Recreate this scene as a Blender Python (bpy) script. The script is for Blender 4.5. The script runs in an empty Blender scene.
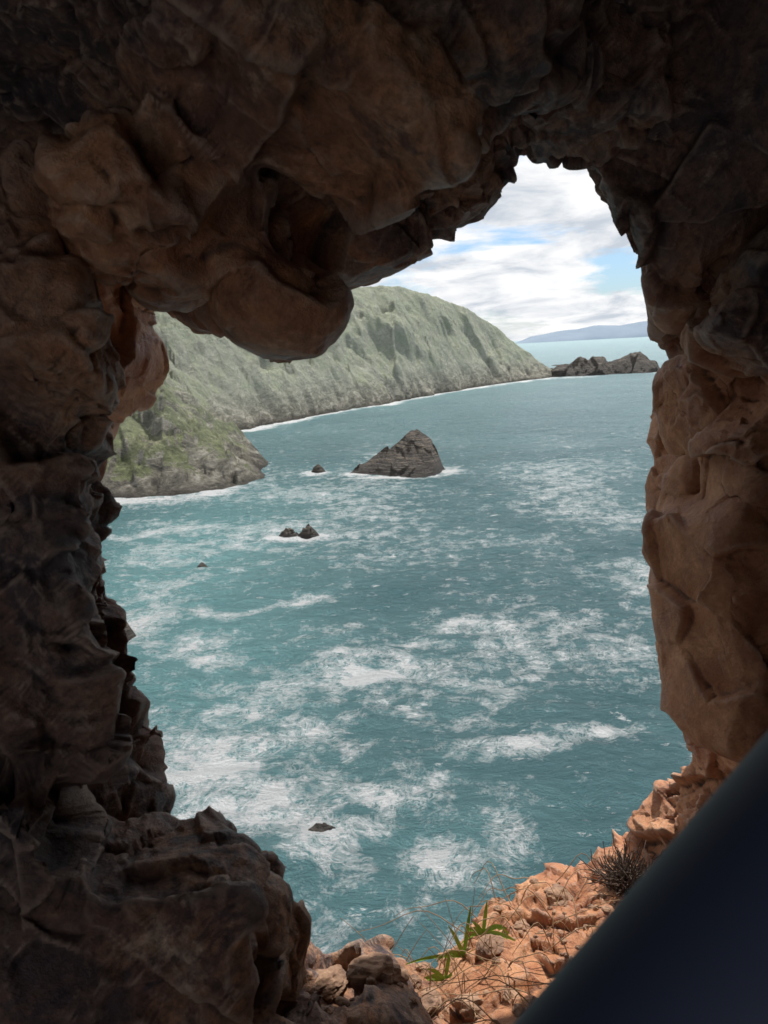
import bpy, math, random
import numpy as np
from mathutils import Matrix, Vector
from mathutils.bvhtree import BVHTree
random.seed(4); np.random.seed(4)
scene=bpy.context.scene
EYE=40.0
PITCH=math.radians(12.25); ROLL=math.radians(3)
# ------------------------------------------------------------ numpy noise
def _h(ix,iy,iz,seed):
    h=(ix.astype(np.int64)*374761393+iy.astype(np.int64)*668265263+iz.astype(np.int64)*2147483647+seed*1274126177)&0xFFFFFFFF
    h=((h^(h>>13))*1274126177)&0xFFFFFFFF
    h=((h^(h>>16))*2246822519)&0xFFFFFFFF
    return ((h^(h>>15))&0xFFFFFF)/float(0xFFFFFF)
def vnoise(P,seed=0):
    i=np.floor(P).astype(np.int64); f=P-i; f=f*f*f*(f*(f*6-15)+10)
    r=0
    for a in (0,1):
        wx=f[:,0] if a else 1-f[:,0]
        for b in (0,1):
            wy=f[:,1] if b else 1-f[:,1]
            for c in (0,1):
                wz=f[:,2] if c else 1-f[:,2]
                r=r+wx*wy*wz*_h(i[:,0]+a,i[:,1]+b,i[:,2]+c,seed)
    return r*2-1
def fbm(P,oct=4,seed=0,gain=.5,ridged=False):
    r=0;amp=1;tot=0
    for o in range(oct):
        n=vnoise(P*(2.03**o)+o*17.3,seed+o)
        if ridged: n=1-2*np.abs(n)
        r=r+n*amp; tot+=amp; amp*=gain
    return r/tot
def facets(P,seed=0,tilt=1.0,step=.35,K=26.0):
    i=np.floor(P).astype(np.int64); W_=np.full(len(P),1e-30); val=np.zeros(len(P))
    for a in (-1,0,1):
        for b in (-1,0,1):
            for c in (-1,0,1):
                x=i[:,0]+a;y=i[:,1]+b;z=i[:,2]+c
                q=np.stack([x+_h(x,y,z,seed),y+_h(x,y,z,seed+1),z+_h(x,y,z,seed+2)],1)
                dv=P-q; d=(dv**2).sum(1)
                n=np.stack([_h(x,y,z,seed+3),_h(x,y,z,seed+4),_h(x,y,z,seed+5)],1)*2-1
                v=(dv*n).sum(1)*tilt+( _h(x,y,z,seed+6)*2-1)*step
                w=np.exp(-K*d); W_+=w; val+=w*v
    return val/W_
def creases(P,seed,n=9):
    """broken rock: flat faces meeting in hard creases (piecewise-linear in P)"""
    rs=np.random.RandomState(seed); g=[]
    for k in range(n):
        v=rs.normal(size=3); v/=np.linalg.norm(v); f=rs.uniform(.6,1.5)
        x=P@v*f+rs.uniform(0,9); g.append((np.abs((x%1.0)*2-1)*2-1)/f)
    a=np.maximum.reduce(g[:n//3]); b=np.maximum.reduce(g[n//3:2*n//3]); c=np.minimum.reduce(g[2*n//3:])
    return (a-b)*.6+np.maximum(np.minimum(a,b),c)*.5
def mesh_from(name,V,Q,smooth=True,mat=None):
    me=bpy.data.meshes.new(name)
    V=np.asarray(V,dtype=np.float32);Q=np.asarray(Q,dtype=np.int32)
    k=Q.shape[1]
    me.vertices.add(len(V)); me.vertices.foreach_set("co",V.ravel())
    me.loops.add(Q.size); me.loops.foreach_set("vertex_index",Q.ravel())
    me.polygons.add(len(Q)); me.polygons.foreach_set("loop_start",np.arange(0,Q.size,k,dtype=np.int32))
    me.update(calc_edges=True); me.validate()
    me.polygons.foreach_set("use_smooth",np.full(len(me.polygons),smooth))
    ob=bpy.data.objects.new(name,me); scene.collection.objects.link(ob)
    if mat: me.materials.append(mat)
    return ob
def grid_faces(nr,nc):
    a=np.arange(nr*nc).reshape(nr,nc)
    return np.stack([a[:-1,:-1],a[:-1,1:],a[1:,1:],a[1:,:-1]],-1).reshape(-1,4)
def add_attr(ob,name,vals):
    at=ob.data.attributes.new(name,'FLOAT','POINT'); at.data.foreach_set("value",np.asarray(vals,dtype=np.float32))
def get_co(me):
    a=np.zeros(len(me.vertices)*3,dtype=np.float32); me.vertices.foreach_get("co",a); return a.reshape(-1,3).astype(np.float64)
def get_no(me):
    a=np.zeros(len(me.vertices)*3,dtype=np.float32); me.vertices.foreach_get("normal",a); return a.reshape(-1,3).astype(np.float64)
# ------------------------------------------------------------ node helpers
class NT:
    def __init__(s,name):
        s.m=bpy.data.materials.new(name); s.m.use_nodes=True; s.t=s.m.node_tree; s.t.nodes.clear()
        s.out=s.n('ShaderNodeOutputMaterial'); s.b=s.n('ShaderNodeBsdfPrincipled'); s.l(s.b.outputs[0],s.out.inputs[0])
    def n(s,t,**k):
        x=s.t.nodes.new(t)
        for a,b in k.items(): setattr(x,a,b)
        return x
    def l(s,a,b): s.t.links.new(a,b)
    def coord(s): return s.n('ShaderNodeTexCoord').outputs['Object']
    def attr(s,name): return s.n('ShaderNodeAttribute',attribute_name=name).outputs['Fac']
    def mapping(s,v,scale=(1,1,1),rot=(0,0,0),loc=(0,0,0)):
        m=s.n('ShaderNodeMapping'); s.l(v,m.inputs[0]); m.inputs['Scale'].default_value=scale; m.inputs['Rotation'].default_value=rot; m.inputs['Location'].default_value=loc
        return m.outputs[0]
    def noise(s,v,scale,detail=6,rough=.55,dist=0,out='Fac',ntype=None):
        x=s.n('ShaderNodeTexNoise'); s.l(v,x.inputs['Vector'])
        if ntype: x.noise_type=ntype
        x.inputs['Scale'].default_value=scale;x.inputs['Detail'].default_value=detail;x.inputs['Roughness'].default_value=rough;x.inputs['Distortion'].default_value=dist
        return x.outputs[out]
    def ramp(s,f,stops,interp='LINEAR'):
        r=s.n('ShaderNodeValToRGB'); s.l(f,r.inputs[0]); e=r.color_ramp.elements; r.color_ramp.interpolation=interp
        while len(e)<len(stops): e.new(.5)
        for k,(p,c) in enumerate(stops):
            e[k].position=p; e[k].color=(c,c,c,1) if not hasattr(c,'__len__') else (*c,1)
        return r.outputs[0]
    def mix(s,f,a,b,mode='MIX'):
        x=s.n('ShaderNodeMix',data_type='RGBA',blend_type=mode)
        for sock,v in ((x.inputs[0],f),(x.inputs[6],a),(x.inputs[7],b)):
            if isinstance(v,(int,float)): sock.default_value=v
            elif isinstance(v,tuple): sock.default_value=(*v,1)
            else: s.l(v,sock)
        return x.outputs[2]
    def math(s,op,a,b=0.0,c=None,clamp=False):
        x=s.n('ShaderNodeMath',operation=op); x.use_clamp=clamp
        for sock,v in zip(x.inputs,(a,b,c)):
            if v is None: continue
            if isinstance(v,(int,float)): sock.default_value=v
            else: s.l(v,sock)
        return x.outputs[0]
    def bump(s,h,strength,dist,normal=None):
        x=s.n('ShaderNodeBump'); x.inputs['Strength'].default_value=strength; x.inputs['Distance'].default_value=dist
        s.l(h,x.inputs['Height'])
        if normal: s.l(normal,x.inputs['Normal'])
        return x.outputs[0]
# ------------------------------------------------------------ materials
def cave_rock_mat():
    t=NT("cave_rock"); c=t.coord()
    big=t.noise(c,3.0,8,.66,.8); med=t.noise(c,10,8,.72,.4); fine=t.noise(c,60,6,.72)
    col=t.ramp(big,[(.32,(.08,.048,.048)),(.44,(.18,.092,.062)),(.56,(.37,.18,.09)),(.68,(.42,.26,.17))])
    pale=t.ramp(med,[(.55,0.),(.64,1.)])
    col=t.mix(t.math('MULTIPLY',pale,.6),col,(.54,.41,.31))
    dark=t.ramp(t.noise(c,5.5,8,.74,1.2),[(.42,1.),(.50,0.)])
    col=t.mix(t.math('MULTIPLY',dark,.85),col,(.040,.028,.038))
    col=t.mix(.8,col,t.ramp(fine,[(.34,.15),(.66,.85)]),'OVERLAY')
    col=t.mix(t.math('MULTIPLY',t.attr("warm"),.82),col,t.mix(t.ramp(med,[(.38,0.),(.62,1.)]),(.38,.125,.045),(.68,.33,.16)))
    col=t.mix(t.math('MULTIPLY',t.attr("painted_shade"),.72),col,t.mix(fine,(.026,.022,.033),(.12,.09,.095)))  # dark tone painted onto the rock to stand for shade
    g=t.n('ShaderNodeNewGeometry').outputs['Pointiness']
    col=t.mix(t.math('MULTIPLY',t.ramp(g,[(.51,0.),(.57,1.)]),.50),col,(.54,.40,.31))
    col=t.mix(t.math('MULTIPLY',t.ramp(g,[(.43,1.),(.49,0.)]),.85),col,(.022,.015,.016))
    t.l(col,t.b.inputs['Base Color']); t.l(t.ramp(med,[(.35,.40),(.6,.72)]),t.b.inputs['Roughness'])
    t.b.inputs['Specular IOR Level'].default_value=.5
    n=t.bump(med,.6,.014); n=t.bump(fine,1.0,.008,n)
    t.l(n,t.b.inputs['Normal']); return t.m
def hill_mat():
    t=NT("hillside_heath_and_rock"); c=t.coord()
    grass=t.ramp(t.noise(c,.03,8,.72),[(.36,(.10,.12,.055)),(.5,(.20,.22,.11)),(.62,(.34,.33,.20))])
    spk=t.noise(c,.35,6,.78); grass=t.mix(.85,grass,t.ramp(spk,[(.32,.08),(.68,.92)]),'OVERLAY')
    rock=t.ramp(t.noise(t.mapping(c,(1,1,2.2),(.5,.3,0)),.12,9,.78,.8),[(.38,(.06,.054,.05)),(.5,(.24,.22,.18)),(.62,(.54,.50,.43))])
    m=t.attr("rockiness"); mm=t.math('ADD',m,t.math('MULTIPLY',t.math('SUBTRACT',t.noise(c,.06,9,.8),.5),3.4)); mm=t.ramp(mm,[(.43,0.),(.56,1.)])
    col=t.mix(mm,grass,rock)
    col=t.mix(t.attr("painted_haze"),col,(.46,.50,.41))  # pale aerial haze painted over heath and rock colours
    wet=t.attr("wet"); col=t.mix(wet,col,(.035,.03,.026))
    t.l(col,t.b.inputs['Base Color']); t.b.inputs['Roughness'].default_value=.85; t.b.inputs['Specular IOR Level'].default_value=.2
    h=t.math('ADD',t.noise(c,.12,9,.78),t.math('MULTIPLY',spk,.3))
    t.l(t.bump(h,1.0,6.5),t.b.inputs['Normal']); return t.m
def seastack_mat():
    t=NT("sea_rock"); c=t.coord()
    s=t.noise(t.mapping(c,(.25,.25,2.0),(0,math.radians(32),0)),.9,8,.7,.4)
    col=t.ramp(s,[(.36,(.015,.012,.010)),(.5,(.06,.046,.035)),(.64,(.19,.15,.11))])
    wet=t.attr("wet"); col=t.mix(wet,col,(.012,.010,.009))
    t.l(col,t.b.inputs['Base Color']); t.b.inputs['Roughness'].default_value=.7
    t.l(t.bump(s,1.0,1.6),t.b.inputs['Normal']); return t.m
def sea_mat():
    t=NT("sea_water"); c=t.coord()
    foam=t.attr("foam"); shal=t.attr("shallow")
    wc=t.noise(c,.018,5,.6)
    base=t.mix(t.ramp(wc,[(.35,0.),(.65,1.)]),(.085,.20,.225),(.13,.27,.295))
    base=t.mix(shal,base,(.25,.52,.54))
    base=t.mix(t.math('MULTIPLY',t.math('SUBTRACT',t.attr("far_rough"),.24),1.9),base,(.28,.39,.43))  # distant sky glare on the water mixed into its base colour
    warp=t.noise(c,.16,3,.5,0,'Color'); vm=t.n('ShaderNodeVectorMath',operation='MULTIPLY_ADD')
    t.l(warp,vm.inputs[0]); vm.inputs[1].default_value=(8,8,0); t.l(c,vm.inputs[2]); wv=vm.outputs[0]
    def lace(scale,w):
        n=t.noise(wv,scale,5,.6,.5); a=t.math('ABSOLUTE',t.math('SUBTRACT',n,.5))
        return t.ramp(a,[(0.,1.),(w,0.)])
    l1=lace(.20,.035); l2=lace(.55,.05); l3=lace(1.7,.09)
    lacey=t.math('MAXIMUM',t.math('MAXIMUM',l1,t.math('MULTIPLY',l2,.9)),t.math('MULTIPLY',l3,.6))
    brk=t.noise(c,.26,10,.74)
    b5=t.math('SUBTRACT',brk,.5)
    solid=t.ramp(t.math('ADD',t.math('MULTIPLY',foam,.98),t.math('MULTIPLY',b5,2.8)),[(.60,0.),(.72,1.)])
    amt=t.math('MULTIPLY',lacey,t.ramp(t.math('ADD',foam,t.math('MULTIPLY',b5,2.2)),[(.20,0.),(.46,1.)]))
    cap=t.noise(t.mapping(c,(.5,1.3,1),(0,0,.35)),.30,9,.76,.4); caps=t.ramp(cap,[(.615,0.),(.645,1.)])
    cap2=t.noise(t.mapping(c,(.5,1.3,1),(0,0,.1)),.9,6,.72,.4); caps=t.math('MAXIMUM',caps,t.math('MULTIPLY',t.ramp(cap2,[(.655,0.),(.675,1.)]),.85))
    F=t.math('MAXIMUM',t.math('MAXIMUM',solid,amt),t.math('MULTIPLY',caps,.85))
    milky=t.math('MULTIPLY',foam,.32) 
    col2=t.mix(milky,base,(.38,.56,.58)); col=t.mix(t.math('MULTIPLY',F,.96),col2,(.90,.92,.93))
    t.l(col,t.b.inputs['Base Color'])
    r=t.math('ADD',t.attr("far_rough"),t.math('MULTIPLY',F,.4)); t.l(r,t.b.inputs['Roughness'])
    t.b.inputs['IOR'].default_value=1.33
    w1=t.noise(t.mapping(c,(.6,1.15,1),(0,0,.3)),.30,9,.76,.3)
    n=t.bump(w1,1.0,5.8); t.l(n,t.b.inputs['Normal'])
    return t.m
def plain(name,a,b,scale=20,rough=.6,bumpd=.002,metal=0):
    t=NT(name); c=t.coord(); n=t.noise(c,scale,6,.65)
    t.l(t.mix(t.ramp(n,[(.3,0.),(.7,1.)]),a,b),t.b.inputs['Base Color']); t.b.inputs['Roughness'].default_value=rough; t.b.inputs['Metallic'].default_value=metal
    t.l(t.bump(n,.6,bumpd),t.b.inputs['Normal']); return t.m
# ------------------------------------------------------------ cave frame (rock wall, metres; local X right, Y up, Z = -depth)
K=1/759.0
def W(px,py,D): return ((px-384)*K*D,(512-py)*K*D)
# opening edge in image pixels, assumed depth, flare of wall toward the cave interior
rim=[(540,164,1.45,.7),(562,178,1.45,.7),(583,186,1.45,.7),(603,203,1.45,.7),(610,230,1.45,.7),(626,265,1.5,.6),(649,300,1.55,.5),(673,330,1.6,.4),
(668,350,1.95,.22),(658,385,2.05,.18),(650,420,2.05,.18),(645,450,2.05,.18),(640,490,2.05,.18),(649,520,2.05,.18),(637,560,2.05,.18),(638,585,2.05,.18),(652,612,2.05,.18),(652,650,2.05,.18),(664,690,2.05,.18),(680,735,2.05,.18),(688,765,2.1,.18),
(668,786,2.15,.15),(650,796,2.2,.12),(622,842,2.2,.1),(590,858,2.2,.08),(560,866,2.2,.06),(535,880,2.15,.05),(515,898,2.1,.05),(485,910,2.05,.05),(462,934,2.0,.05),(440,958,1.9,.06),(420,971,1.85,.1),(400,964,1.8,.15),(370,958,1.75,.2),(340,952,1.7,.25),(312,945,1.6,.3),
(302,922,1.55,.4),(285,900,1.5,.4),(268,888,1.5,.5),(262,862,1.5,.5),(240,838,1.5,.5),(215,834,1.45,.5),(180,832,1.45,.5),(172,808,1.4,.5),(162,790,1.4,.5),(172,760,1.4,.6),(192,728,1.4,.6),(178,712,1.4,.6),(156,698,1.4,.6),(134,684,1.4,.6),(126,660,1.4,.6),(129,600,1.4,.6),(120,575,1.4,.6),(116,520,1.4,.6),(110,480,1.45,.6),(104,445,1.6,.4),
(125,428,1.95,.2),(156,398,2.0,.18),(175,374,2.0,.18),(163,350,1.95,.2),(148,315,1.85,.25),(148,299,1.6,.5),(165,308,1.5,.5),(185,322,1.45,.6),(212,323,1.4,.7),(226,333,1.35,.8),(250,352,1.35,.8),(275,361,1.35,.8),(305,361,1.35,.8),(325,350,1.35,.8),(338,332,1.35,.8),(341,308,1.35,.8),(337,291,1.4,.8),(352,285,1.45,.8),(378,287,1.45,.8),(403,278,1.45,.8),(412,258,1.45,.8),(436,240,1.45,.8),(462,225,1.45,.8),(486,208,1.45,.7),(500,188,1.45,.7),(518,172,1.45,.7)]
R=np.array([(*W(a,b,d),d,k) for a,b,d,k in rim])
def poly_sd(P,poly):
    """signed distance, positive outside"""
    d=np.full(len(P),1e9); ins=np.zeros(len(P),bool); n=len(poly)
    for i in range(n):
        a=poly[i];b=poly[(i+1)%n]; e=b-a; w=P-a
        t=np.clip((w@e)/(e@e+1e-12),0,1); q=w-t[:,None]*e; d=np.minimum(d,(q**2).sum(1))
        c=((a[1]>P[:,1])!=(b[1]>P[:,1]))
        xx=(b[0]-a[0])*(P[:,1]-a[1])/((b[1]-a[1]) if abs(b[1]-a[1])>1e-12 else 1e-12)+a[0]
        ins^=c&(P[:,0]<xx)
    return np.sqrt(d)*np.where(ins,-1,1)
h=.022
xs=np.arange(-1.35,1.5,h); ys=np.arange(-1.4,1.45,h); ds=np.arange(-.8,2.7,h)
GX,GY=np.meshgrid(xs,ys,indexing='ij'); P2=np.stack([GX.ravel(),GY.ravel()],1)
sd=poly_sd(P2,R[:,:2])-.014
w=0;Dr=0;Kr=0
for a in R:
    q=1/(((P2-a[:2])**2).sum(1)+.0012)**1.6; w=w+q; Dr=Dr+q*a[2]; Kr=Kr+q*a[3]
Dr/=w;Kr/=w
sd=sd.reshape(GX.shape);Dr=Dr.reshape(GX.shape);Kr=Kr.reshape(GX.shape)
S=Dr[:,:,None]-ds[None,None,:]
ko=np.where(Kr<.165,1.6,3.0); ko=np.where((GY>.15)&(GX>-.45),1.1,ko)  # unseen outer roof flared into an overhang, added to shade the left ledges
kk=np.where(S>0,Kr[:,:,None],ko[:,:,None])
F=kk*(np.sqrt(S*S+.04**2)-.04)
F=np.where(S>0,np.minimum(F,.60+.05*S),F)   # the chamber behind stays roughly 1.1 m wide
F=F-sd[:,:,None]
X3=GX[:,:,None]; Y3=GY[:,:,None]; D3=ds[None,None,:]
# unseen back wall added to dim the cave; its low gap gives fill light
fill_gap=np.sqrt(((X3+.44)/.58)**2+((Y3+.38)/.62)**2)-1
back=np.maximum((D3+.58),-fill_gap*.5)+0*F
F=np.minimum(F,back)
def smin(a,b,k):
    q=np.clip(.5+.5*(b-a)/k,0,1); return b*(1-q)+a*q-k*q*(1-q)
def ell(px,py,D,rx,ry,rd,rot=0,k=.03):
    global F
    x,y=W(px,py,D); dx=X3-x;dy=Y3-y;c,s=math.cos(rot),math.sin(rot)
    u=(dx*c+dy*s)/rx; v=(-dx*s+dy*c)/ry; z=(D3-D)/rd
    q=np.sqrt(u*u+v*v+z*z); F=smin(F,(q-1)*min(rx,ry,rd),k)
def box(px,py,D,rx,ry,rd,rot=0,rad=.03,yaw=0,k=.02):
    global F
    x,y=W(px,py,D); dx=X3-x;dy=Y3-y;dz=D3-D+0*dx;c,s=math.cos(yaw),math.sin(yaw)
    dx,dz=dx*c+dz*s,-dx*s+dz*c; c,s=math.cos(rot),math.sin(rot)
    u=np.abs(dx*c+dy*s)-rx+rad; v=np.abs(-dx*s+dy*c)-ry+rad; z=np.abs(dz)-rd+rad
    q=np.sqrt(np.maximum(u,0)**2+np.maximum(v,0)**2+np.maximum(z,0)**2)+np.minimum(np.maximum(u,np.maximum(v,z)),0)-rad
    F=smin(F,q,k)
ell(284,303,1.22,.094,.078,.12,-.1,.012)          # hanging boss of the roof
box(205,228,1.16,.10,.07,.10,.3,.02,.3)
box(160,180,1.05,.12,.06,.12,.45,.02,.3)
box(430,80,1.12,.20,.06,.12,.45,.02,-.2)
box(310,90,.95,.18,.07,.12,-.35,.02,.4)
box(565,80,1.3,.20,.06,.12,-.2,.02,.3)
box(730,395,1.80,.125,.11,.14,.3,.05,.3)
box(704,500,1.84,.095,.085,.11,-.2,.04,-.2)
box(750,455,1.6,.09,.08,.10,.4,.03,.2)
box(736,620,1.68,.12,.27,.15,.12,.05,.3)
box(780,320,1.45,.12,.11,.12,-.5,.03,-.2)
box(118,948,1.10,.190,.115,.14,.10,.008,.2)   # ledge block
box(5,835,1.05,.08,.085,.12,.02,.008,.1)
box(235,920,1.22,.050,.06,.09,-.5,.01,.2)
box(225,990,1.25,.11,.09,.12,-.2,.01,-.2)
box(42,560,1.2,.08,.30,.14,.05,.03,.3)
box(35,290,1.1,.05,.16,.12,.35,.02,.2)
box(330,1018,1.55,.16,.05,.14,.1,.015,.3)
def surface_nets(F,org,h):
    ins=F<0; nx,ny,nz=F.shape
    acc=np.zeros((nx-1,ny-1,nz-1,3),np.float32); cnt=np.zeros((nx-1,ny-1,nz-1),np.float32)
    sl=lambda o,n:slice(o,n-1+o)
    for ax in range(3):
        o1,o2=[a for a in range(3) if a!=ax]
        for a in (0,1):
            for b in (0,1):
                st=[0,0,0]; st[o1]=a; st[o2]=b; en=list(st); en[ax]=1
                A=F[sl(st[0],nx),sl(st[1],ny),sl(st[2],nz)];B=F[sl(en[0],nx),sl(en[1],ny),sl(en[2],nz)]
                m=(A<0)!=(B<0); t=np.where(m,A/np.where(m,A-B,1),0)
                for k in range(3):
                    acc[...,k]+=np.where(m,(t if k==ax else st[k]),0)
                cnt+=m
    cell=cnt>0; idx=np.full(cell.shape,-1,np.int64); idx[cell]=np.arange(cell.sum())
    V=np.argwhere(cell)+acc[cell]/cnt[cell][:,None]; V=V*h+np.array(org)
    Q=[]
    for ax in range(3):
        o1,o2=(ax+1)%3,(ax+2)%3
        s0=[slice(1,-1)]*3; s0[ax]=slice(0,-1); s1=list(s0); s1[ax]=slice(1,None)
        m=ins[tuple(s0)]!=ins[tuple(s1)]; e=np.argwhere(m); g=ins[tuple(s0)][m]
        off=np.array([1,1,1]); off[ax]=0; e=e+off
        def c(a,b):
            q=e.copy(); q[:,o1]-=a; q[:,o2]-=b; return idx[q[:,0],q[:,1],q[:,2]]
        q=np.stack([c(1,1),c(0,1),c(0,0),c(1,0)],1)
        q[~g]=q[~g][:,::-1]; Q.append(q)
    Q=np.concatenate(Q); return V,Q[(Q>=0).all(1)]
V,Q=surface_nets(F,(xs[0],ys[0],ds[0]),h)
V[:,2]*=-1; Q=Q[:,::-1]
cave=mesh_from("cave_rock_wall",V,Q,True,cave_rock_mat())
md=cave.modifiers.new("s",'SUBSURF'); md.levels=2; md.render_levels=2
dg=bpy.context.evaluated_depsgraph_get(); me2=bpy.data.meshes.new_from_object(cave.evaluated_get(dg)); cave.modifiers.clear()
old=cave.data; cave.data=me2; bpy.data.meshes.remove(old)
co=get_co(me2); no=get_no(me2)
D=-co[:,2]; gx=co[:,0];gy=co[:,1]
near=(D>.45)
def sampF(P):
    g=np.stack([(P[:,0]-xs[0])/h,(P[:,1]-ys[0])/h,(-P[:,2]-ds[0])/h],1)
    g=np.clip(g,0,np.array(F.shape)-1.001); i=g.astype(int); f=g-i; r=0
    for a in (0,1):
        for b in (0,1):
            for c in (0,1):
                r=r+F[i[:,0]+a,i[:,1]+b,i[:,2]+c]*(f[:,0] if a else 1-f[:,0])*(f[:,1] if b else 1-f[:,1])*(f[:,2] if c else 1-f[:,2])
    return r
def blocks(P,size,seed,tilt,K,lim,aniso=(1,1.5,1),rz=.5,rx=.4,warp=0):
    """cut the surface into flat fracture faces: each cell keeps the tangent plane found at its centre"""
    Rm=np.array(Matrix.Rotation(rz,3,'Z')@Matrix.Rotation(rx,3,'X')); A=np.diag(np.array(aniso)/size)@Rm; Ai=np.linalg.inv(A)
    L=P@A.T
    if warp: L=L+warp*np.stack([fbm(P*9,2,seed+20+k) for k in range(3)],1)
    i=np.floor(L).astype(int); lo=i.min(0)-1; n=i.max(0)-lo+2
    I=np.stack(np.meshgrid(*[np.arange(k) for k in n],indexing='ij'),-1).reshape(-1,3)+lo
    J=I[:,0],I[:,1],I[:,2]
    q=np.stack([J[k]+_h(*J,seed+k) for k in range(3)],1); C=q@Ai.T
    f0=sampF(C); e=.03; G=np.stack([sampF(C+np.eye(3)[k]*e)-sampF(C-np.eye(3)[k]*e) for k in range(3)],1)/(2*e)
    gl=np.linalg.norm(G,axis=1)+1e-6; f0=np.clip(f0/np.maximum(gl,.3),-size,size); N_=G/gl[:,None]
    N_=N_+tilt*np.stack([_h(*J,seed+5+k)*2-1 for k in range(3)],1); N_/=np.linalg.norm(N_,axis=1)[:,None]
    off=(_h(*J,seed+9)*2-1)*size*.07
    val=np.zeros(len(P)); Ws=np.full(len(P),1e-300); best=np.full(len(P),1e9)
    fl=lambda ii:((ii[:,0]-lo[0])*n[1]+(ii[:,1]-lo[1]))*n[2]+(ii[:,2]-lo[2])
    nb=[(a,b,c) for a in (-1,0,1) for b in (-1,0,1) for c in (-1,0,1)]
    for o in nb:
        k=fl(i+np.array(o)); best=np.minimum(best,((L-q[k])**2).sum(1))
    for o in nb:
        k=fl(i+np.array(o)); d=((L-q[k])**2).sum(1); w=np.exp(-K*(d-best))
        v=np.clip(-(((P-C[k])*N_[k]).sum(1)+f0[k]+off[k]),-lim,lim*.6); val+=w*v; Ws+=w
    return val/Ws
B1=blocks(co,.21,900,.22,60,.05,(1,1.6,1.1),.55,.35,.12)
boss=np.exp(-(((gx+.165)/.13)**2+((gy-.33)/.11)**2)**2)*(D>1.0); B1=B1*(1-.55*boss)
rw=np.clip((gx-.45)/.12,0,1)*np.clip((gy+.75)/.15,0,1); B1=B1*(1-.35*rw)
pn=co[near]
B2=np.zeros(len(co)); B2[near]=facets((pn@np.array(Matrix.Rotation(.5,3,'Z')).T)*np.array([1,1.6,1.1])*12,31,1.9,.30,70)
B3=np.zeros(len(co)); B3[near]=facets(pn*np.array([1.4,1,1])*30,41,1.8,.30,50)
calmr=(1-.6*rw)*(1-.4*boss)
mk=np.clip(fbm(co*3,2,77)*2.5+.5,0,1)
low=fbm(co*2.6,2,5); f4=fbm(co*34,3,66,.6)
disp=low*.010+B1*.95+(B2*(.006+.009*mk)+B3*(.0012+.0035*mk))*calmr+f4*.0015
disp+=rw*.006*fbm(co*9,3,123)
disp-=disp[near].mean()
co2=co+no*disp[:,None]
me2.vertices.foreach_set("co",co2.astype(np.float32).ravel()); me2.update()
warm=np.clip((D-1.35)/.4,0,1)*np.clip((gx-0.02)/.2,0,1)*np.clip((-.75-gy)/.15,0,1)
warm=np.maximum(warm,.95*np.clip((D-1.35)/.2,0,1)*np.clip((gx-.5)/.1,0,1))  # right wall: lit orange look painted into the rock colour
warm=np.maximum(warm,1.0*np.clip((D-1.4)/.15,0,1)*np.clip((-.3-gx)/.1,0,1)*np.clip(gy/.1,0,1))  # left chunk: orange light painted in, since the sun misses it
warm=np.maximum(warm,.5*np.clip((gy-.15)/.15,0,1)*np.clip((.55-gy)/.15,0,1)*np.clip((.1-gx)/.2,0,1))  # roof boss: lit orange underside painted in
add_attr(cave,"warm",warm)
shade=np.clip((-.30-gx)/.15,0,1)*np.clip((.15-gy)/.15,0,1)*np.clip((1.75-D)/.15,0,1)  # shade put into the colour of left wall, ceiling and upper right
shade=np.maximum(shade,.85*np.clip((-.40-gx)/.15,0,1)*np.clip((1.45-D)/.15,0,1)); shade=np.maximum(shade,.6*np.clip((gx-.25)/.2,0,1)*np.clip((gy-.25)/.2,0,1)); shade=np.maximum(shade,.5*np.clip((gy-.5)/.15,0,1))
add_attr(cave,"painted_shade",np.clip(shade*(1+.6*fbm(co*5,3,99)),0,1))
CAM=Matrix.Translation((0,0,EYE))@Matrix.Rotation(math.pi/2-PITCH,4,'X')@Matrix.Rotation(-ROLL,4,'Z')
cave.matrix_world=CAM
tri=np.zeros(len(me2.loops),np.int32); me2.loops.foreach_get("vertex_index",tri); tri=tri.reshape(-1,4)
cm=co2[tri[:,0]]; sel=(cm[:,1]<-.5)&(cm[:,2]<-1.1)
bvh=BVHTree.FromPolygons(co2.tolist(),tri[sel].tolist())
def floor_at(x,d):
    hit=bvh.ray_cast(Vector((x,-.55,-d)),Vector((0,-1,0)))
    return hit[0] if hit[0] else None
# ------------------------------------------------------------ loose stones, twigs, plants on the sill
def stone_mesh(name,items,mat,seed=0):
    import bmesh
    bm=bmesh.new()
    for k,(c,s) in enumerate(items):
        r=bmesh.ops.create_icosphere(bm,subdivisions=4 if s[0]>.025 else 3,radius=1)
        vs=r['verts']; P=np.array([v.co for v in vs]); f=creases(P*.7+k*7.7,seed+k)+.35*creases(P*2+k*7.7,seed+k+500)
        P=P*(1+f*.32)[:,None]
        rot=Matrix.Rotation(random.uniform(0,6.3),3,'Y')@Matrix.Rotation(random.uniform(-.4,.4),3,'X')
        for v,p in zip(vs,P): v.co=rot@Vector((p[0]*s[0],p[1]*s[1],p[2]*s[2]))+Vector(c)
    me=bpy.data.meshes.new(name); bm.to_mesh(me); bm.free(); me.materials.append(mat)
    ob=bpy.data.objects.new(name,me); scene.collection.objects.link(ob); return ob
items=[]
for k in range(190):
    d=random.uniform(1.35,2.15); x=random.uniform(-.25,.62); s=random.choice([.003,.004,.005,.006,.007,.009,.014])*random.uniform(.7,1.3)
    q=floor_at(x,d)
    if q is None: continue
    items.append(((q.x,q.y+s*.1,q.z),(s*random.uniform(.8,1.5),s*.75,s*random.uniform(.8,1.3))))
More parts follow.
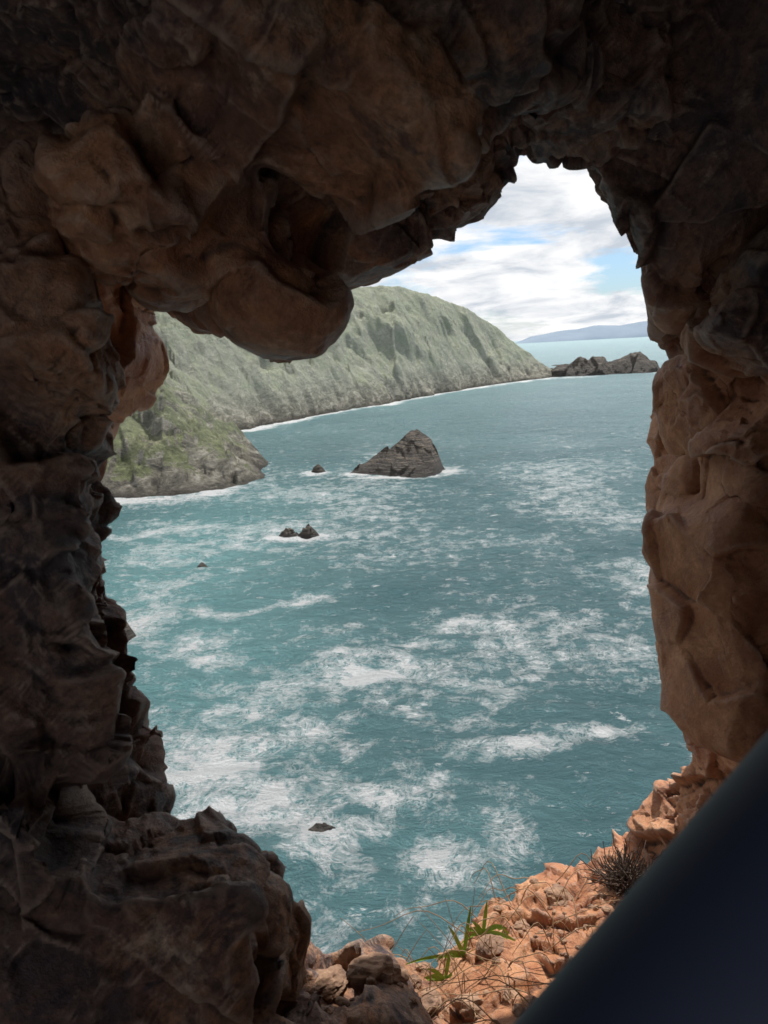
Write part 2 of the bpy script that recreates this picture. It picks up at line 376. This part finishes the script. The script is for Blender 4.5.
for x,d,s in [(.13,1.62,.042),(.20,1.75,.03),(-.02,1.58,.04),(-.12,1.6,.035),(.05,1.7,.03),(.27,1.9,.03),(-.2,1.6,.03),(.36,2.0,.028),(.48,2.08,.035),(.10,1.75,.03)]:
    q=floor_at(x,d)
    if q is not None: items.append(((q.x,q.y-s*.1,q.z),(s*1.3,s*.7,s)))
st=stone_mesh("loose_stones",items,plain("loose_stone",(.11,.062,.045),(.44,.27,.17),22,.85,.006)); st.matrix_world=CAM
def ribbon(name,blades,mat):
    V=[];Fq=[]
    for pts,wd in blades:
        n=len(pts); base=len(V)
        for i,p in enumerate(pts):
            t=i/(n-1); ww=wd*math.sin(math.pi*min(1,.15+.85*t))**.7*(1-t*.2) if t<1 else 0.0005
            tan=(Vector(pts[min(i+1,n-1)])-Vector(pts[max(i-1,0)])).normalized(); side=tan.cross(Vector((0,.3,1))).normalized()
            up=side.cross(tan); p=Vector(p)
            V+= [tuple(p-side*ww),tuple(p-up*ww*.35),tuple(p+side*ww)]
        for i in range(n-1):
            a=base+3*i; Fq+=[(a,a+1,a+4,a+3),(a+1,a+2,a+5,a+4)]
    ob=mesh_from(name,V,Fq,True,mat); ob.matrix_world=CAM; return ob
leafm=plain("green_leaf",(.18,.42,.04),(.38,.66,.09),30,.45,.0005)
def arc(p,dx,dy,dz,droop,n=9): return [(p[0]+dx*t,p[1]+dy*t-droop*t*t,p[2]+dz*t) for t in [i/(n-1) for i in range(n)]]
bl=[]
for px0,pd,sc in [(.20,1.90,1.1),(.15,1.86,.9),(.255,1.95,.7)]:
    p0=floor_at(px0,pd)
    if p0 is None: continue
    for dx,dy,dz,dr,wd in [(-.09,.07,.03,.07,.007),(.02,.12,-.02,.03,.006),(.10,.09,.02,.07,.007),(.13,.05,.05,.06,.007),(-.05,.10,.02,.03,.006),(.15,.08,-.03,.10,.006),(-.12,.04,.05,.05,.005)]:
        j=lambda v:v*sc*random.uniform(.7,1.2)
        bl.append((arc(p0,j(dx),j(dy),j(dz),j(dr)),wd*.9))
ribbon("green_plant",bl,leafm)
def twigs(name,curves,mat):
    cu=bpy.data.curves.new(name,'CURVE'); cu.dimensions='3D'; cu.bevel_depth=1; cu.bevel_resolution=1
    for pts,r in curves:
        s=cu.splines.new('POLY'); s.points.add(len(pts)-1)
        for i,p in enumerate(pts): s.points[i].co=(*p,1); s.points[i].radius=r*(1-.6*i/len(pts))
    cu.materials.append(mat); ob=bpy.data.objects.new(name,cu); scene.collection.objects.link(ob); ob.matrix_world=CAM; return ob
tw=[]
for k in range(90):
    x=random.uniform(.08,.55); d=random.uniform(1.6,2.15); q=floor_at(x,d)
    if q is None: continue
    a=random.uniform(0,6.3); Ln=random.uniform(.08,.32); hgt=random.uniform(.02,.08)
    tw.append(([(q.x+math.cos(a)*Ln*t,q.y+hgt*math.sin(math.pi*t)*1.0+.004+.01*math.sin(9*t+k),q.z+math.sin(a)*Ln*t*.5) for t in [i/10 for i in range(11)]],.0015))
for k in range(12):
    q=floor_at(random.uniform(.0,.25),random.uniform(1.75,1.95))
    if q is None: continue
    dx=random.uniform(-.14,.12); tw.append((arc(q,dx,random.uniform(.08,.2),0,.02),.0012))
twigs("dry_grass_stems",tw,plain("dry_stem",(.22,.13,.07),(.46,.32,.19),60,.8,.0005))
sh=[]
q=floor_at(.66,2.03) or Vector((.66,-.95,-2.0))
for k in range(420):
    b=Vector((q.x+random.gauss(0,.022),q.y-.005,q.z+random.gauss(0,.02))); v=Vector((random.gauss(-.1,.6),abs(random.gauss(.5,.4)),random.gauss(0,.6))).normalized()*random.uniform(.03,.11)
    pts=[b]
    for i in range(5): pts.append(pts[-1]+v/5+Vector((random.gauss(0,.006),random.gauss(0,.006),random.gauss(0,.006))))
    sh.append(([tuple(p) for p in pts],.002))
twigs("dry_shrub",sh,plain("dry_shrub_twig",(.05,.035,.03),(.18,.13,.10),60,.9,.0005))
# handrail close to the lens
def tube(name,pts,rads,mat,seg=48):
    V=[];Fq=[]
    for i,p in enumerate(pts):
        p=Vector(p); t=(Vector(pts[min(i+1,len(pts)-1)])-Vector(pts[max(i-1,0)])).normalized(); a=t.cross(Vector((0,0,1))).normalized(); b=t.cross(a)
        for j in range(seg):
            th=2*math.pi*j/seg; V.append(tuple(p+(a*math.cos(th)+b*math.sin(th))*rads[i]))
    for i in range(len(pts)-1):
        for j in range(seg): Fq.append((i*seg+j,i*seg+(j+1)%seg,(i+1)*seg+(j+1)%seg,(i+1)*seg+j))
    ob=mesh_from(name,V,Fq,True,mat); ob.matrix_world=CAM; return ob
ux,uy=.0834/.127,.0958/.127; ox,oy=.754*.0775,-.657*.0775
pts=[];rd=[]
for i in range(25):
    s=-.5+i/24*.85; bend=.10*max(0,s-.16)**2*4
    pts.append((.085+ox+ux*s+bend,-.1207+oy+uy*s-bend,-.27)); rd.append(.058)
tube("metal_handrail",pts,rd,plain("dark_blue_paint",(.030,.043,.085),(.040,.056,.105),8,.6,.0005))
# ------------------------------------------------------------ headland
hm=hill_mat(); sm=seastack_mat()
tb=[-1.3,-.8,-.55,-.343,-.264,-.184,-.103,-.064,-.02,.0285,.081,.12,.16,.1928,.2184,.235]
yc=[90,160,235,320,356,402,455,495,530,561,629,680,735,768,792,812]
yr=[260,330,420,520,545,575,610,630,655,680,730,765,800,815,824,830]
ev=[.5,.36,.26,.175,.145,.118,.090,.080,.0775,.0765,.059,.0415,.0135,-.0150,-.035,-.046]
def coast_y(P,b,base):
    a=fbm(P/60,5,61,.5,True); c=fbm(P/22,4,71,.55)
    return base+(a*14+c*12)*np.clip(1.2-b*4,.25,1),a,c
B=np.concatenate([np.linspace(-1.3,-.42,90),np.linspace(-.415,.24,520)]); 
Y=np.concatenate([np.linspace(85,200,30)[:-1],np.linspace(200,860,420),np.linspace(864,1200,40)])
BB,YY=np.meshgrid(B,Y); XX=BB*YY
YC=np.interp(BB,tb,yc);YR=np.interp(BB,tb,yr);ZR=EYE+np.interp(BB,tb,ev)*YR
P3=np.stack([XX.ravel(),YY.ravel(),0*XX.ravel()],1)
YCn,n1,n2=coast_y(P3,BB.ravel(),YC.ravel()); YCn=YCn.reshape(XX.shape);n1=n1.reshape(XX.shape);n2=n2.reshape(XX.shape)
t=(YY-YCn)/np.maximum(YR-YCn,8)
ridge=np.where(t<1,np.clip(t,0,1)**.82,1-.25*np.clip(t-1,0,3)**1.3)
tt=np.clip(t,0,1); amp=4*tt*(1-tt)
ff=facets(P3/26,141,1.6,.5).reshape(XX.shape); fg=facets(P3/9,151,1.6,.5,40).reshape(XX.shape)
Z=np.where(t>0,ZR*ridge+(n1*14+n2*8+ff*8)*amp*np.clip(ZR/60,.2,1)+n2*1.2,np.maximum(-8,t*60))
Z=Z+np.where(t>0,n2*1.0+(fbm(P3/6,4,91).reshape(XX.shape)*2.6+fg*2.2)*np.clip(Z/8,0,1)*np.clip(amp+.2,0,1),0)
Z=np.minimum(Z,np.where(t>0,1.3*(YY-YCn)+1,Z)) 
cr=[(-67,231,1),(-68,242,14),(-70,254,26),(-88,272,40),(-112,300,54),(-150,345,85)]
pr=np.full(XX.shape,-99.)
xw=XX+n2*4;yw=YY+n1*4
for a,b in zip(cr[:-1],cr[1:]):
    ax,ay,az=a;ex,ey,ez=b[0]-ax,b[1]-ay,b[2]-az
    q=np.clip(((xw-ax)*ex+(yw-ay)*ey)/(ex*ex+ey*ey),0,1)
    dd=np.hypot(xw-ax-q*ex,yw-ay-q*ey); pr=np.maximum(pr,az+q*ez-dd*(.85+.35*(dd<12)))
f=facets(P3/9,101,1.6,.5,40); pr=pr+f.reshape(XX.shape)*3*np.clip(pr/6,0,1)
prm=pr>Z; Z=np.maximum(Z,pr); Z=np.maximum(Z,-8)
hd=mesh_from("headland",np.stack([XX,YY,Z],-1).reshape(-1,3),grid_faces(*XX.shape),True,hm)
gy_,gx_=np.gradient(Z,Y,B); slope=np.hypot(gy_,gx_/YY)
rk=np.clip(.14+.45*np.clip((slope-1.0)/1.0,0,1)+.75*np.clip(1-Z/np.where(prm,16,30),0,1),0,1)
add_attr(hd,"rockiness",rk.ravel()); add_attr(hd,"wet",(np.clip(1-(Z-n2*1.5)/3.5,0,1)*.9).ravel())
add_attr(hd,"painted_haze",((.14+np.clip((YY-230)/420,0,.50))*np.clip(Z/22,0.25,1)).ravel())  # amount of painted haze, growing with distance
# ------------------------------------------------------------ sea rocks as heightfields
def searock(name,cx,cy,w,d,hf,n=140,seed=0,amp=1):
    u=np.linspace(-1,1,n); U,Vv=np.meshgrid(u,u); x=U*w*.65;y=Vv*d*.65
    P=np.stack([x.ravel(),y.ravel(),0*x.ravel()],1)
    f=facets(P/(w*.13)+seed,seed,1.4,.4,40).reshape(x.shape)
    sc=w*.06; z=hf(x,y)+amp*(f*sc*.5+fbm(P/(w*.1)+seed,5,seed+5,.55).reshape(x.shape)*sc*.5)*np.clip((hf(x,y)+1)/2,.3,1)
    z=np.where(np.maximum(np.abs(U),np.abs(Vv))>.97,-3,z)
    ob=mesh_from(name,np.stack([x,y,z],-1).reshape(-1,3),grid_faces(n,n),False,sm); ob.location=(cx,cy,0)
    add_attr(ob,"wet",(np.clip(1-z/(.12*w+.3),0,1)*.8).ravel()); return ob
def islet(x,y):
    prof=np.interp(x,[-18,-15.5,-10,-4,2,5.5,9,12,14,15.5,18],[-3,.3,3.2,6.5,10.2,12.7,12.4,10,6,1,-3])
    return prof-np.abs(y+.5)*np.where(y<0,1.0,1.3)
searock("sea_stack",4.5,248,31,22,islet,220,3,.8)
def dome(w,d,hh,skew=0):
    return lambda x,y: hh*1.15-hh*1.6*((np.abs(x-skew)/(w*.5))**1.4+(np.abs(y)/(d*.5))**1.4)
searock("sea_rock",-22,253,6.5,4.5,dome(6.5,4.5,2.4,.6),60,5,1.3)
searock("sea_rock",-20.5,165,6.0,4,dome(6.0,4.0,1.5,-1),70,6,1.6)
searock("sea_rock",-17.5,164,6.0,4,dome(6.0,4.0,2.0,.5),70,16,1.6)
searock("sea_rock",-36,143,2.5,2,dome(2.5,2,.7),40,7)
searock("sea_rock",-7.0,57.5,3.6,1.8,dome(3.6,1.8,.7,.3),60,8,1.6)
searock("sea_rock",-41,106,9,9,dome(9,9,5),90,9)
def reef(x,y):
    prof=np.interp(x,[-75,-58,-45,-25,-8,0,10,22,32,42,52,60,66],[-3,4,9,15,17.5,16,12.5,15,19,21,15,10,-3])
    return prof-np.abs(y)*1.0
searock("rocky_reef",235,812,156,46,reef,240,12,.9)
# distant hills
n=300; u=np.linspace(-1,1,n); bx=np.interp(u,[-1,1],[.18,.75])
el=np.interp(bx,[.18,.20,.235,.26,.289,.315,.34,.375,.45,.6,.75],[-.004,.004,.0085,.0095,.0134,.012,.0146,.0165,.018,.012,.004])
yy=np.linspace(8600,9800,24); V=[]
Pn=np.stack([bx*40,0*bx,0*bx],1); wob=fbm(Pn,4,3)*9
for j,y in enumerate(yy):
    k=min(1,j/12); V.append(np.stack([bx*y,np.full(n,y),(-10+(50+el*9200+wob)*k**.7)],1))
mist=plain("distant_hill_haze",(.17,.23,.30),(.21,.27,.34),.003,1,.1)  # blue-grey haze painted into the hill colour
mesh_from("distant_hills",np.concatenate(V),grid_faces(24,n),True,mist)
# ------------------------------------------------------------ sea
rr=np.concatenate([np.geomspace(12,45,50)[:-1],np.geomspace(45,700,520),np.geomspace(705,40000,90)])
th=np.concatenate([np.linspace(-1.75,-.62,50)[:-1],np.linspace(-.62,.62,620),np.linspace(.62,1.75,50)[1:]])
TH,RR=np.meshgrid(th,rr); SX=np.sin(TH)*RR; SY=np.cos(TH)*RR
Ps=np.stack([SX.ravel(),SY.ravel(),0*SX.ravel()],1)
wv=fbm(Ps*np.array([.7,1.2,1])/6,4,200,.6).reshape(SX.shape); sw=fbm(Ps*np.array([.5,1.2,1])/26,2,210).reshape(SX.shape)
SZ=(wv*1.1+sw*.7)*np.clip(1-RR/650,0,1)
wa=fbm(Ps/16,3,300).reshape(SX.shape);wb=fbm(Ps/16,3,310).reshape(SX.shape)
AX=SX+wa*np.clip(RR*.07,2,16); AY=SY+wb*np.clip(RR*.10,2,16)
foam=np.zeros(SX.shape)
def blob(x,y,rx,ry,a,rot=0,exact=False):
    global foam
    c,s=math.cos(rot),math.sin(rot); dx=(SX if exact else AX)-x;dy=(SY if exact else AY)-y; u=(dx*c+dy*s)/rx; v=(-dx*s+dy*c)/ry
    foam=np.maximum(foam,a*np.exp(-(u*u+v*v)))
blob(0,87,10,4,.95,.15); blob(-4,93,6,3,.6); blob(13,102,8,2.5,.75,-.3); blob(18,95,3,7,.6,.2); blob(4,98,5,3,.6,.4); blob(10,84,8,2.6,.55)
blob(14.5,69.7,5.5,2,.95,-.1); blob(21.5,73,4.5,2,.75,.2); blob(8,72,6,2,.45)
blob(-22,115,9,3,.75,.2); blob(-13,121,5,4,.9,.5); blob(-27,100,9,7,.5); blob(-17,84,9,5,.55,.3); blob(-24,92,6,4,.75); blob(-34,112,7,14,.65)
blob(-47,176,20,7,.6); blob(-45,160,14,8,.5); blob(-37,130,12,9,.5); blob(-30,143,14,3,.4)
blob(-7,57,4,2.6,1,0,True); blob(-14,62,7,6,.85); blob(-4,60,3,2.5,.7); blob(-19,70,7,9,.85); blob(2,54,5,4,.7); blob(-2,66,9,3,.65); blob(-8,54,4,2,.75); blob(-10,75,6,4,.65)
blob(-19,163.5,9,3.6,1,0,True); blob(-22,251,6,4,1,0,True); blob(-8,246,6,5,1,0,True); blob(6,237,16,5,1,0,True); blob(22,244,5,8,1,0,True); blob(-45,145,6,2,.5)
blob(-74,218,26,10,1,0,True); blob(-52,228,9,12,1,0,True)
blob(33,70,6,3,.4,.3); blob(30,95,8,2,.45); blob(45,130,14,2,.4); blob(0,140,14,3,.35); blob(30,180,20,3,.35)
gen=fbm(Ps/24,4,320).reshape(SX.shape)
foam=np.maximum(foam*(1+.4*gen),np.clip(.20+.55*gen,0,.6)*np.clip(1.6-RR/260,.25,1))
ycs,_,_=coast_y(Ps,(SX/np.maximum(SY,1)).ravel(),np.interp(SX/np.maximum(SY,1),tb,yc).ravel()); dc=(ycs.reshape(SX.shape)-SY); m=(SX/np.maximum(SY,1)<.235)&(SY>150)&(dc>-25)
lump=fbm(Ps/18,3,330).reshape(SX.shape)
foam=np.maximum(foam,np.where(m,(.95+.6*lump)*np.exp(-(np.clip(dc-1,0,999)/(17+16*lump))**2),0))
foam=np.maximum(foam,(.45+.5*lump)*np.exp(-((SY-788)/14)**2)*(SX>170)*(SX<300))
foam=np.clip(foam,0,1)
shal=np.clip(np.exp(-((SX+42)/26)**2-((SY-150)/75)**2)*.75+np.exp(-((SX+20)/14)**2-((SY-85)/35)**2)*.35+np.exp(-((SX-3)/10)**2-((SY-56)/9)**2)*.15+foam*.25+np.where(m,.5*np.exp(-np.clip(dc,0,999)/35),0),0,1)
sea=mesh_from("sea",np.stack([SX,SY,SZ],-1).reshape(-1,3),grid_faces(*SX.shape)[:,::-1],True,sea_mat())
add_attr(sea,"foam",foam.ravel()); add_attr(sea,"shallow",shal.ravel()); add_attr(sea,"far_rough",(.24+.34*np.clip((RR-200)/900,0,1)).ravel())
# ------------------------------------------------------------ light
EL=math.radians(59); AZ=math.radians(26)   # azimuth clockwise from +Y
sd_=Vector((math.sin(AZ)*math.cos(EL),math.cos(AZ)*math.cos(EL),math.sin(EL)))
L=bpy.data.lights.new("sun",'SUN'); L.energy=5.0; L.angle=math.radians(.53); L.color=(1,.95,.88)
lo=bpy.data.objects.new("sun",L); scene.collection.objects.link(lo); lo.rotation_euler=sd_.to_track_quat('Z','Y').to_euler(); lo.location=(0,0,80)
wd=bpy.data.worlds.new("World"); scene.world=wd; wd.use_nodes=True; T=wd.node_tree; T.nodes.clear()
N=lambda t,**k:(lambda x:[setattr(x,a,b) for a,b in k.items()] and x or x)(T.nodes.new(t))
out=N('ShaderNodeOutputWorld'); bg=N('ShaderNodeBackground'); sky=N('ShaderNodeTexSky'); sky.sky_type='NISHITA'; sky.sun_disc=False; sky.sun_elevation=EL; sky.sun_rotation=AZ
tc=N('ShaderNodeTexCoord'); sep=N('ShaderNodeSeparateXYZ'); T.links.new(tc.outputs['Generated'],sep.inputs[0])
def wm(op,a,b=0.):
    x=T.nodes.new('ShaderNodeMath'); x.operation=op
    for s,v in zip(x.inputs,(a,b)):
        if isinstance(v,(int,float)): s.default_value=v
        else: T.links.new(v,s)
    return x.outputs[0]
zz=wm('ADD',wm('MAXIMUM',sep.outputs[2],0.),.20)
cb=N('ShaderNodeCombineXYZ'); T.links.new(wm('DIVIDE',sep.outputs[0],zz),cb.inputs[0]); T.links.new(wm('DIVIDE',sep.outputs[1],zz),cb.inputs[1])
def wn(scale,detail,dist,sc=(1,1,1)):
    mp=T.nodes.new('ShaderNodeMapping'); mp.inputs['Scale'].default_value=sc; mp.inputs['Rotation'].default_value=(0,0,.35); T.links.new(cb.outputs[0],mp.inputs[0])
    x=T.nodes.new('ShaderNodeTexNoise'); T.links.new(mp.outputs[0],x.inputs[0]); x.inputs['Scale'].default_value=scale; x.inputs['Detail'].default_value=detail; x.inputs['Roughness'].default_value=.6; x.inputs['Distortion'].default_value=dist; return x.outputs[0]
def wr(f,stops):
    r=T.nodes.new('ShaderNodeValToRGB'); T.links.new(f,r.inputs[0]); e=r.color_ramp.elements
    while len(e)<len(stops): e.new(.5)
    for k,(p,c) in enumerate(stops): e[k].position=p; e[k].color=(*c,1)
    return r.outputs[0]
cov=wr(wn(1.5,10,.3),[(.36,(0,0,0)),(.47,(1,1,1))])
low_=wr(sep.outputs[2],[(.0,(1,1,1)),(.04,(0,0,0))])
cv=wm('MAXIMUM',cov,low_)
ccol=wr(wn(2.6,10,.4),[(.36,(5.4,5.9,6.6)),(.47,(7.8,8.0,8.3)),(.58,(9.6,9.6,9.6))])
bl2=T.nodes.new('ShaderNodeMix'); bl2.data_type='RGBA'; bl2.blend_type='MULTIPLY'; bl2.inputs[0].default_value=1; T.links.new(sky.outputs[0],bl2.inputs[6]); bl2.inputs[7].default_value=(.75,.95,1.2,1)
mx=T.nodes.new('ShaderNodeMix'); mx.data_type='RGBA'; T.links.new(cv,mx.inputs[0]); T.links.new(bl2.outputs[2],mx.inputs[6]); T.links.new(ccol,mx.inputs[7])
T.links.new(mx.outputs[2],bg.inputs[0]); bg.inputs[1].default_value=.11; T.links.new(bg.outputs[0],out.inputs[0])
# ------------------------------------------------------------ camera
cd=bpy.data.cameras.new("camera"); cam=bpy.data.objects.new("camera",cd); scene.collection.objects.link(cam); cam.matrix_world=CAM
cd.sensor_fit='VERTICAL'; cd.sensor_height=24; cd.sensor_width=18; cd.lens=24*759/1024; cd.clip_start=.01; cd.clip_end=60000
cd.dof.use_dof=True; cd.dof.focus_distance=3.0; cd.dof.aperture_fstop=6.0
scene.camera=cam
scene.view_settings.view_transform='Standard'; scene.view_settings.look='None'; scene.view_settings.exposure=0
